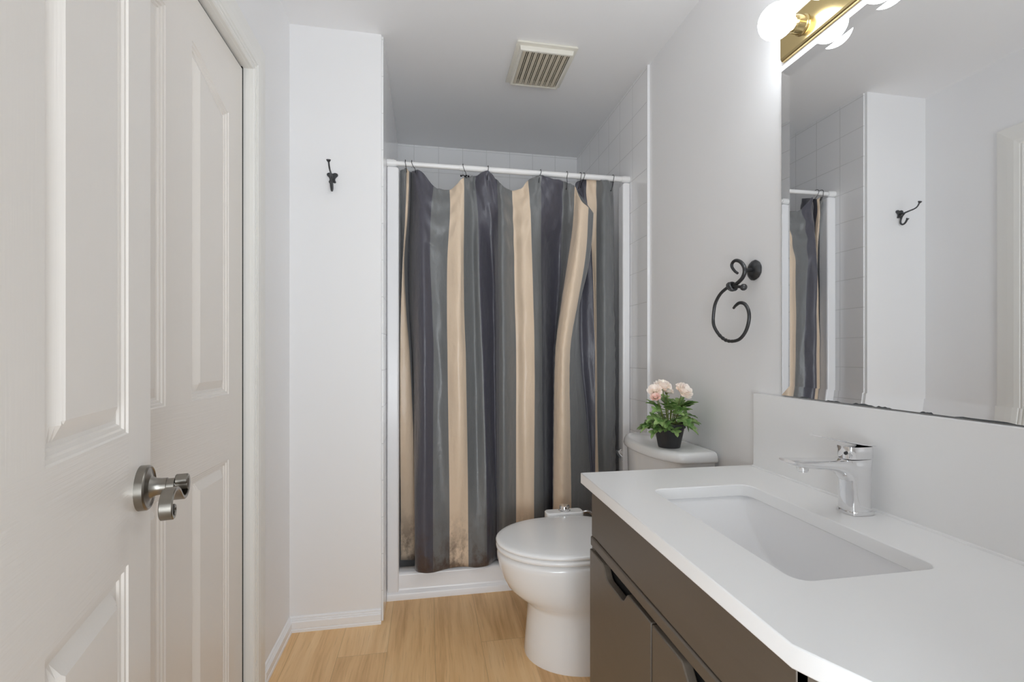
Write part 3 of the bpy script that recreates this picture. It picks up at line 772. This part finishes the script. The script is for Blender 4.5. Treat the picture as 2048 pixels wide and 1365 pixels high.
# one lobed leaf, stem along +u, drawn flat then bent
LEAF = [(0.0, 0.03), (0.10, 0.10), (0.16, 0.30), (0.30, 0.50), (0.38, 0.44), (0.40, 0.30), (0.46, 0.14), (0.52, 0.26), (0.66, 0.38), (0.74, 0.28), (0.70, 0.14), (0.80, 0.14), (0.92, 0.10), (1.0, 0.0)]
def add_leaf(m, base, d, L, droop, roll):
    d = Vector(d).normalized(); side = d.cross(Vector((0, 0, 1)))
    if side.length < 1e-3: side = Vector((1, 0, 0))
    side.normalize(); side = Matrix.Rotation(roll, 3, d) @ side; upv = side.cross(d)
    base = Vector(base); vs = []; fs = []
    def P(u, w):
        return base + d*(L*u) + side*(L*w) + upv*(L*(0.28*abs(w) - droop*u*u))
    n = len(LEAF)
    for u, w in LEAF:
        vs += [P(u, w), P(u, w*0.5), P(u, 0) - upv*(0.03*L), P(u, -w*0.5), P(u, -w)]
    for k in range(n - 1):
        for q in range(4): fs.append((k*5 + q, k*5 + q + 1, k*5 + q + 6, k*5 + q + 5))
    m.add(vs, fs)
m = MB(); st = MB(); bx, by, bz = PX, PY, PZ + 0.082
for k in range(58):
    a = rnd.uniform(0, 2*pi); ring = k % 3
    el = (0.12, 0.60, 1.20)[ring] + rnd.uniform(-0.2, 0.2)
    reach = (0.034, 0.046, 0.066)[ring] + rnd.uniform(-0.008, 0.012)
    d = Vector((cos(a)*cos(el), sin(a)*cos(el), sin(el)))
    b0 = Vector((bx + 0.018*cos(a), by + 0.018*sin(a), bz - 0.004)); b1 = b0 + d*reach
    if b1.x > XR - 0.035: b1.x = XR - 0.035
    st.tube([b0, (b0 + b1)/2 + Vector((0, 0, 0.004)), b1], 0.0011, 6)
    dl = Vector((d.x, d.y, d.z*0.35 - 0.10)).normalized()
    L = rnd.uniform(0.046, 0.064)
    if b1.x + dl.x*L > XR - 0.008: L *= 0.6
    add_leaf(m, b1, dl, L, rnd.uniform(0.15, 0.5), rnd.uniform(-0.5, 0.5))
# a few hand-set leaves: the big pale one drooping over the front of the pot, the right and left fringe
for b, d, L, dr, ro in (((0.885, 1.550, 0.888), (0.45, -0.80, -0.30), 0.062, 0.35, 0.5), ((0.842, 1.545, 0.870), (-0.25, -0.85, -0.15), 0.050, 0.3, -0.5), ((0.905, 1.570, 0.900), (0.9, -0.35, -0.55), 0.066, 0.4, 0.4),
                        ((0.905, 1.565, 0.885), (0.75, -0.45, -0.75), 0.055, 0.4, 0.2), ((0.815, 1.565, 0.895), (-0.95, -0.2, -0.2), 0.050, 0.4, -0.3), ((0.850, 1.540, 0.905), (0.15, -0.75, 0.25), 0.060, 0.4, 0.3), ((0.822, 1.555, 0.920), (-0.6, -0.5, 0.1), 0.055, 0.4, -0.4)):
    add_leaf(m, b, d, L, dr, ro)
m.build('foliage', M_LEAF, fp, xf=R, angle=60)
fl = [((0.808, 1.572, 0.984), (-0.35, -0.60, 0.70), 0.029, M_PETAL), ((0.846, 1.585, 1.000), (0.0, -0.40, 0.90), 0.034, M_PETAL), ((0.916, 1.560, 0.982), (0.30, -0.70, 0.65), 0.037, M_PETAL), ((0.872, 1.600, 0.980), (0.15, -0.30, 0.90), 0.026, M_PETAL), ((0.800, 1.552, 0.962), (-0.40, -0.45, 0.80), 0.021, M_PINK)]
for c, ax, r, mt in fl:
    c = Vector(c); ax = Vector(ax).normalized(); a = ax.orthogonal().normalized(); b = ax.cross(a)
    f = MB()
    for layer in range(5):
        n = (7, 7, 6, 5, 4)[layer]; R0 = r*(1.0, 0.86, 0.68, 0.48, 0.28)[layer]; lift = r*(0.10, 0.22, 0.34, 0.44, 0.50)[layer]
        cup = (0.35, 0.55, 0.85, 1.1, 1.3)[layer]
        for q in range(n):
            an = 2*pi*q/n + layer*0.5 + rnd.uniform(-0.12, 0.12); hw = pi/n*1.35
            vs = []; fs = []
            for i in range(5):
                u = i/4
                for j in range(5):
                    w = (j - 2)/2
                    rad = R0*(0.15 + 0.85*u)*(1 - 0.10*w*w*u); ang = an + hw*w*(0.55 + 0.45*sin(pi*min(1, u*0.8 + 0.1)))
                    hgt = -r*0.30 + lift*u + cup*R0*u*u*0.55 + 0.10*R0*u*sin(3*w + q)
                    vs.append(c + a*(rad*cos(ang)) + b*(rad*sin(ang)) + ax*hgt)
            for i in range(4):
                for j in range(4): fs.append((i*5 + j, i*5 + j + 1, i*5 + j + 6, i*5 + j + 5))
            f.add(vs, fs)
    nm = 'flower' if mt is M_PETAL else 'flower_bud'
    o = f.build(nm, mt, fp, xf=R, angle=80)
    if mt is M_PINK: o['label'] = 'blush pink half-open flower'
    b0 = Vector((bx + (c.x - bx)*0.2, by + (c.y - by)*0.2, bz - 0.01)); b1 = c - ax*r*0.28
    st.tube(catmull([b0, b0*0.5 + b1*0.5 + Vector((0, 0, 0.006)), b1], 4), 0.0016, 8)
    st.lathe([(0.0015, -0.006), (0.006, 0.0), (0.010, 0.006)], c - ax*(r*0.42), ax, 10)
st.build('stems', M_STEM, fp, xf=R)

# ------------------------------------------------------------ vanity (it sags a little towards the doorway)
K = 0.0160
def sag(z, y): return z + K*(y - 1.303)
CX0, CXB, CY0, CY1 = 0.438, 0.9844, 0.237, 1.303
ZT, CT = 0.7690, 0.030
vc = thing('vanity_cabinet', 'dark espresso bathroom vanity cabinet under the white countertop', 'cabinet', (0.72, 0.89, 0))
Rr = rel(vc); RS = lambda v: Rr((v[0], v[1], sag(v[2], v[1]) if v[2] > 0.2 else v[2]))
VX, VY0, VY1 = 0.457, 0.517, 1.262
m = MB()
m.box(VX + 0.001, CXB + 0.019, VY1 - 0.016, VY1, 0.0, ZT - CT - 0.0005)      # far side
m.box(VX + 0.001, CXB + 0.019, VY0, VY0 + 0.016, 0.0, ZT - CT - 0.0005)      # near side
m.box(VX + 0.060, VX + 0.075, VY0 + 0.016, VY1 - 0.016, 0.0, 0.095)          # toe board
m.box(VX + 0.002, CXB + 0.019, VY0 + 0.016, VY1 - 0.016, 0.095, 0.110)
m.box(CXB + 0.007, CXB + 0.019, VY0 + 0.016, VY1 - 0.016, 0.110, ZT - CT - 0.0005)
m.build('carcass', M_CAB, vc, xf=RS, smooth=False, bevel=0.001, bseg=1)
m = MB(); m.box(VX, VX + 0.018, VY0, VY1, 0.6040, ZT - CT - 0.001); m.build('top_panel', M_CAB, vc, xf=RS, bevel=0.0015)
m = MB(); m.box(VX - 0.0035, VX + 0.016, VY0 - 0.001, VY1 + 0.0015, 0.5750, 0.6015); m.build('rail', M_CAB, vc, xf=RS, bevel=0.004, bseg=3)
m = MB(); m.box(VX + 0.020, VX + 0.030, VY0 + 0.017, VY1 - 0.017, 0.110, 0.603); m.build('gap_shade_sheet', M_BLACK, vc, xf=RS, smooth=False)  # black sheet close behind the doors, painting the shade in their gaps
def cab_door(ya, yb, cut0, cut1):
    z0, z1 = 0.105, 0.5655
    d = 0.030; s = 0.016
    poly = [(ya, z0), (yb, z0), (yb, z1), (cut1 + s, z1), (cut1 + s*0.6, z1 - 0.004), (cut1 - s*0.5, z1 - d + 0.004), (cut1 - s*1.2, z1 - d), (cut0 + s*1.2, z1 - d), (cut0 + s*0.5, z1 - d + 0.004), (cut0 - s*0.6, z1 - 0.004), (cut0 - s, z1), (ya, z1)]
    m = MB(); m.prism(poly, VX - 0.005, VX + 0.0145, 'x')
    return m.build('door', M_CAB, vc, xf=RS, bevel=0.0025, bseg=2)
cab_door(0.8975, VY1 + 0.0015, 1.025, 1.150)
cab_door(VY0 - 0.001, 0.8925, 0.640, 0.765)

# countertop with the sink cut-out
ct = thing('countertop', 'white quartz countertop with a clipped front corner on the vanity', 'countertop', (0.72, 0.80, ZT))
Rr2 = rel(ct); RC = lambda v: Rr2((v[0], v[1], sag(v[2], v[1])))
SX0, SX1, SY0, SY1, SR = 0.566, 0.838, 0.636, 1.118, 0.028
def rr2(x0, x1, y0, y1, r, n=6):
    out = []
    for cx, cy, a0 in ((x1 - r, y1 - r, 0), (x0 + r, y1 - r, 90), (x0 + r, y0 + r, 180), (x1 - r, y0 + r, 270)):
        for k in range(n + 1):
            a = radians(a0 + 90*k/n); out.append((cx + r*cos(a), cy + r*sin(a)))
    return out
def slab_with_hole(outer, inner, z0, z1):
    bm = bmesh.new(); loops = {}
    for z in (z0, z1):
        eds = []
        for key, lp in (('o', outer), ('i', inner)):
            vv = [bm.verts.new((x, y, z)) for x, y in lp]; loops[key, z] = vv
            eds += [bm.edges.new((vv[i], vv[(i+1) % len(vv)])) for i in range(len(vv))]
        bmesh.ops.triangle_fill(bm, use_beauty=True, use_dissolve=True, edges=eds)
    for key in 'oi':
        a, b = loops[key, z0], loops[key, z1]
        for i in range(len(a)): bm.faces.new((a[i], a[(i+1) % len(a)], b[(i+1) % len(a)], b[i]))
    m = MB(); bm.verts.index_update()
    m.v = [tuple(v.co) for v in bm.verts]; m.f = [tuple(v.index for v in f.verts) for f in bm.faces]; m.mi = [0]*len(m.f)
    bm.free(); return m
outer = [(CX0, CY1), (CX0, 0.503), (0.4735, 0.432), (0.575, 0.237), (CXB + 0.0195, 0.237), (CXB + 0.0195, CY1)]
sm_ = slab_with_hole(outer, rr2(SX0, SX1, SY0, SY1, SR), ZT - CT, ZT)
sm_.build('slab', M_QUARTZ, ct, xf=RC, bevel=0.002, bseg=2, angle=30)

bs = MB(); bs.box(CXB, XR - 0.0005, 0.237, 1.2850, ZT + 0.0006, 0.9925)
o = bs.build('backsplash', M_QUARTZ, xf=lambda v: (v[0], v[1], sag(v[2], v[1]) if v[2] < 0.8 else v[2] + 0.0085*(v[1] - 1.285)), bevel=0.0015)
tag(o, 'white quartz backsplash standing on the countertop against the right wall', 'backsplash')
cb = MB(); cb.tube([(CXB - 0.001, 0.24, 0), (CXB - 0.001, 1.285, 0)], 0.0045, 8)
cb.build('caulk_bead', M_SEAT, ct, xf=lambda v: Rr2((v[0], v[1], sag(ZT + 0.0005, v[1]) + v[2])))

# undermount basin: steep front and back, long ramped ends
sk = thing('sink', 'white rectangular undermount sink with sloping ends set in the countertop', 'sink', (0.702, 0.877, ZT - CT - 0.14))
Rr3 = rel(sk); RK = lambda v: Rr3((v[0], v[1], sag(v[2], v[1])))
m = MB(); nx, ny = 40, 64; x0, x1, y0, y1 = SX0 - 0.006, SX1 + 0.006, SY0 - 0.006, SY1 + 0.006
zr = ZT - CT - 0.0008; Dp = 0.138
def cd(x, y):
    a = min(x - x0, x1 - x); b = min(y - y0, y1 - y)
    s = lambda t: sin(min(1, max(0, t))*pi/2)**1.1
    g = s(a/0.026); h = s(b/0.150)
    h = h*0.93 + 0.07*min(1, b/0.02)
    return Dp*min(g, 1)*h
vs = []
tx = [0.5 - 0.5*cos(pi*i/nx) for i in range(nx + 1)]; ty = [0.5 - 0.5*cos(pi*i/ny) for i in range(ny + 1)]
for j in ty:
    for i in tx:
        x = x0 + (x1 - x0)*i; y = y0 + (y1 - y0)*j
        vs.append((x, y, zr - cd(x, y)))
m.add(vs, [(j*(nx+1) + i, j*(nx+1) + i + 1, (j+1)*(nx+1) + i + 1, (j+1)*(nx+1) + i) for j in range(ny) for i in range(nx)])
o = m.build('basin', M_SINK, sk, xf=RK, angle=180)
s = o.modifiers.new('wall', 'SOLIDIFY'); s.thickness = 0.008; s.offset = 0
# make the rim thickness go outwards/downwards, below the slab
s.offset = -1
o.data.flip_normals() if o.data.polygons[len(o.data.polygons)//2].normal.z < 0 else None
m = MB(); m.lathe([(0.0, 0.001), (0.018, 0.0015), (0.021, 0.0005), (0.021, -0.002)], (0.702, 0.877, zr - Dp + 0.0015), segs=24, cap0=False); o = m.build('drain', M_CHROME, sk, xf=RK); o['label'] = 'chrome drain'

# faucet
FY = 0.888; FZ = sag(ZT, FY) + 0.0003
fa = thing('faucet', 'chrome single-lever basin faucet on the countertop behind the sink', 'faucet', (0.932, FY, FZ))
R = rel(fa)
def oval(x0, x1, hw, z, n=32, e=3.2):
    cx, hx = (x0 + x1)/2, (x1 - x0)/2
    out = []
    for k in range(n):
        a = 2*pi*k/n; c_, s_ = cos(a), sin(a)
        out.append((cx + hx*(1 if c_ > 0 else -1)*abs(c_)**(2/e), FY + hw*(1 if s_ > 0 else -1)*abs(s_)**(2/e), z))
    return out
z0 = FZ
m = MB(); m.loft([oval(0.900, 0.9665, 0.0285, z0), oval(0.900, 0.9665, 0.0285, z0 + 0.005), oval(0.9025, 0.964, 0.0262, z0 + 0.007)]); m.build('base_ring', M_CHROME, fa, xf=R)
m = MB(); m.loft([oval(0.9035, 0.9625, 0.0250, z0 + 0.005), oval(0.9035, 0.9615, 0.0240, z0 + 0.03), oval(0.9030, 0.9615, 0.0232, z0 + 0.06), oval(0.9010, 0.9630, 0.0230, z0 + 0.085), oval(0.8960, 0.9650, 0.0232, z0 + 0.104), oval(0.892, 0.9665, 0.0236, z0 + 0.1165), oval(0.893, 0.9655, 0.0226, z0 + 0.1185)]); m.build('body', M_CHROME, fa, xf=R, angle=50)
m = MB()
def sect(x, zt, zb, hw):
    pts = []; n = 28; cz, hz = (zt + zb)/2, (zt - zb)/2
    for k in range(n):
        a = 2*pi*k/n; c_, s_ = cos(a), sin(a)
        top = s_ > 0; e = 5.0 if top else 2.2
        pts.append((x, FY + hw*(1 if c_ > 0 else -1)*abs(c_)**(2/e), cz + hz*(1 if s_ > 0 else -1)*abs(s_)**(2/e)))
    return pts
zt = z0 + 0.1183
m.loft([sect(0.930, zt, zt - 0.072, 0.020), sect(0.912, zt, zt - 0.060, 0.0225), sect(0.900, zt + 0.0003, zt - 0.044, 0.0232), sect(0.888, zt + 0.0006, zt - 0.032, 0.0234), sect(0.870, zt + 0.0010, zt - 0.0245, 0.0236), sect(0.845, zt + 0.0018, zt - 0.0205, 0.0237), sect(0.815, zt + 0.0028, zt - 0.0175, 0.0238), sect(0.785, zt + 0.0040, zt - 0.0125, 0.0238), sect(0.766, zt + 0.0048, zt - 0.006, 0.0236), sect(0.7615, zt + 0.0045, zt - 0.0015, 0.0228)])
m.build('spout', M_CHROME, fa, xf=R, angle=45)
m = MB(); m.lathe([(0.0115, 0.0), (0.0115, 0.010), (0.0095, 0.0115), (0.0095, 0.013)], (0.800, FY, zt - 0.0110), (0.05, 0, -1), 20); m.build('aerator', M_CHROME, fa, xf=R)
m = MB(); m.loft([oval(0.9015, 0.9645, 0.0215, zt + 0.0012), oval(0.901, 0.966, 0.0235, zt + 0.0035), oval(0.899, 0.9665, 0.0238, zt + 0.026), oval(0.899, 0.966, 0.0232, zt + 0.0285)]); m.build('handle_cap', M_CHROME, fa, xf=R, angle=45)
m = MB()
def plate(x, z, hw, th): return [(x, FY - hw, z), (x, FY - hw*0.9, z + th), (x, FY + hw*0.9, z + th), (x, FY + hw, z), (x, FY + hw*0.85, z - th*0.4), (x, FY - hw*0.85, z - th*0.4)]
m.loft([plate(0.9665, zt + 0.0285, 0.0215, 0.002), plate(0.955, zt + 0.0298, 0.0228, 0.003), plate(0.930, zt + 0.0330, 0.0230, 0.003), plate(0.900, zt + 0.0385, 0.0225, 0.0026), plate(0.870, zt + 0.0440, 0.0210, 0.0022), plate(0.845, zt + 0.0495, 0.0190, 0.0018), plate(0.833, zt + 0.0530, 0.0165, 0.0014)])
m.build('lever', M_CHROME, fa, xf=R, angle=40)
m = MB(); m.lathe([(0.0036, 0), (0.0036, 0.0012), (0.002, 0.0016)], (0.8992, FY - 0.010, zt + 0.0145), (-1, -0.3, 0), 14); m.build('temperature_dot', M_IRON, fa, xf=R)

# ------------------------------------------------------------ bevelled mirror
MY0, MY1, MZ0, MZ1 = 0.27, 1.1835, 0.9955, 1.920
mr = thing('mirror', 'large frameless wall mirror resting on the backsplash behind the faucet', 'mirror', (XR, 0.727, 1.45))
Rm = rel(mr)
def msag(v): return Rm((v[0], v[1], v[2] + (0.010*(v[1] - MY1) if v[2] < 1.4 else 0.0)))
m = MB(); bw = 0.0285; xf_, xe = XR - 0.0044, XR - 0.0064
def mring(i, x): return [(x, MY0 + i, MZ0 + i), (x, MY1 - i, MZ0 + i), (x, MY1 - i, MZ1 - i), (x, MY0 + i, MZ1 - i)]
m.loft([mring(bw, xf_), mring(0.0, xe)], True, False)
m.build('glass', M_MIRROR, mr, xf=msag, smooth=False)
m = MB(); m.loft([mring(0.0, xe + 0.00005), mring(-0.0006, xe + 0.0002), mring(-0.0006, XR - 0.0004)], False, True)
m.build('edge_backing', M_EDGE, mr, xf=msag, smooth=False)
rnd = random.Random(5)
for (ya, yb, hh) in ((1.118, 1.085, 0.0028), (1.03, 0.99, 0.0022), (0.955, 0.900, 0.004), (0.895, 0.860, 0.003), (0.80, 0.775, 0.0028), (0.735, 0.640, 0.0035)):
    m = MB(); n = 7; pts = [(yb + (ya - yb)*k/n, MZ0 + 0.0002 + hh*(0.35 + 0.65*rnd.random())*(0 if k in (0, n) else 1)) for k in range(n + 1)]
    m.prism([(yb, MZ0 - 0.0002)] + pts + [(ya, MZ0 - 0.0002)], xe - 0.0006, xe + 0.0001, 'x')
    o = m.build('silvering_chip', M_EDGE, mr, xf=msag, smooth=False); o['label'] = 'dark corroded chip on the bottom edge'

# ------------------------------------------------------------ vanity light
vl = thing('vanity_light', 'brass strip light with round white globe bulbs above the mirror', 'light fixture', (XR, 0.875, 1.996))
R = rel(vl); LY0, LY1, LZ0, LZ1 = 0.571, 1.179, 1.9445, 2.0475
m = MB()
prof = [(XR - 0.0005, LZ0), (XR - 0.0085, LZ0), (XR - 0.0115, LZ0 + 0.0025), (XR - 0.0140, LZ0 + 0.0075), (XR - 0.0140, LZ1 - 0.0075), (XR - 0.0115, LZ1 - 0.0025), (XR - 0.0085, LZ1), (XR - 0.0005, LZ1)]
m.loft([[(x, y, z) for x, z in prof] for y in (LY0, LY1)]); m.build('backplate', M_BRASS, vl, xf=R, angle=20)
M_BULB = NT('lit_globe_bulb'); M_BULB.b.inputs['Base Color'].default_value = (0.9, 0.9, 0.9, 1); M_BULB.b.inputs['Emission Color'].default_value = (0.90, 0.955, 1.0, 1); M_BULB.b.inputs['Emission Strength'].default_value = BULB_STRENGTH
M_BULB = M_BULB.m
first = []
for k in range(4):
    y = 1.0996 - 0.150*k; zc = 1.995
    m = MB(); m.lathe([(0.0260, 0), (0.0260, 0.0015), (0.0235, 0.0035), (0.0225, 0.005), (0.0222, 0.024), (0.0205, 0.028), (0.0185, 0.032)], (XR - 0.0142, y, zc), (-1, 0, 0), 28, True, False)
    s_ = m.build('socket', M_BRASS, vl, xf=R)
    m = MB(); m.lathe([(0.0150, 0.0), (0.0165, 0.008)] + [(0.0440*sin(a), 0.0490 - 0.0440*cos(a)) for a in [radians(25 + 155*q/18) for q in range(18)]] + [(0.001, 0.0930)], (0.9117 + 0.0490, y, zc), (-1, 0, 0), 32)
    b_ = m.build('bulb', M_BULB, s_, xf=R); b_['label'] = 'glowing white globe bulb'
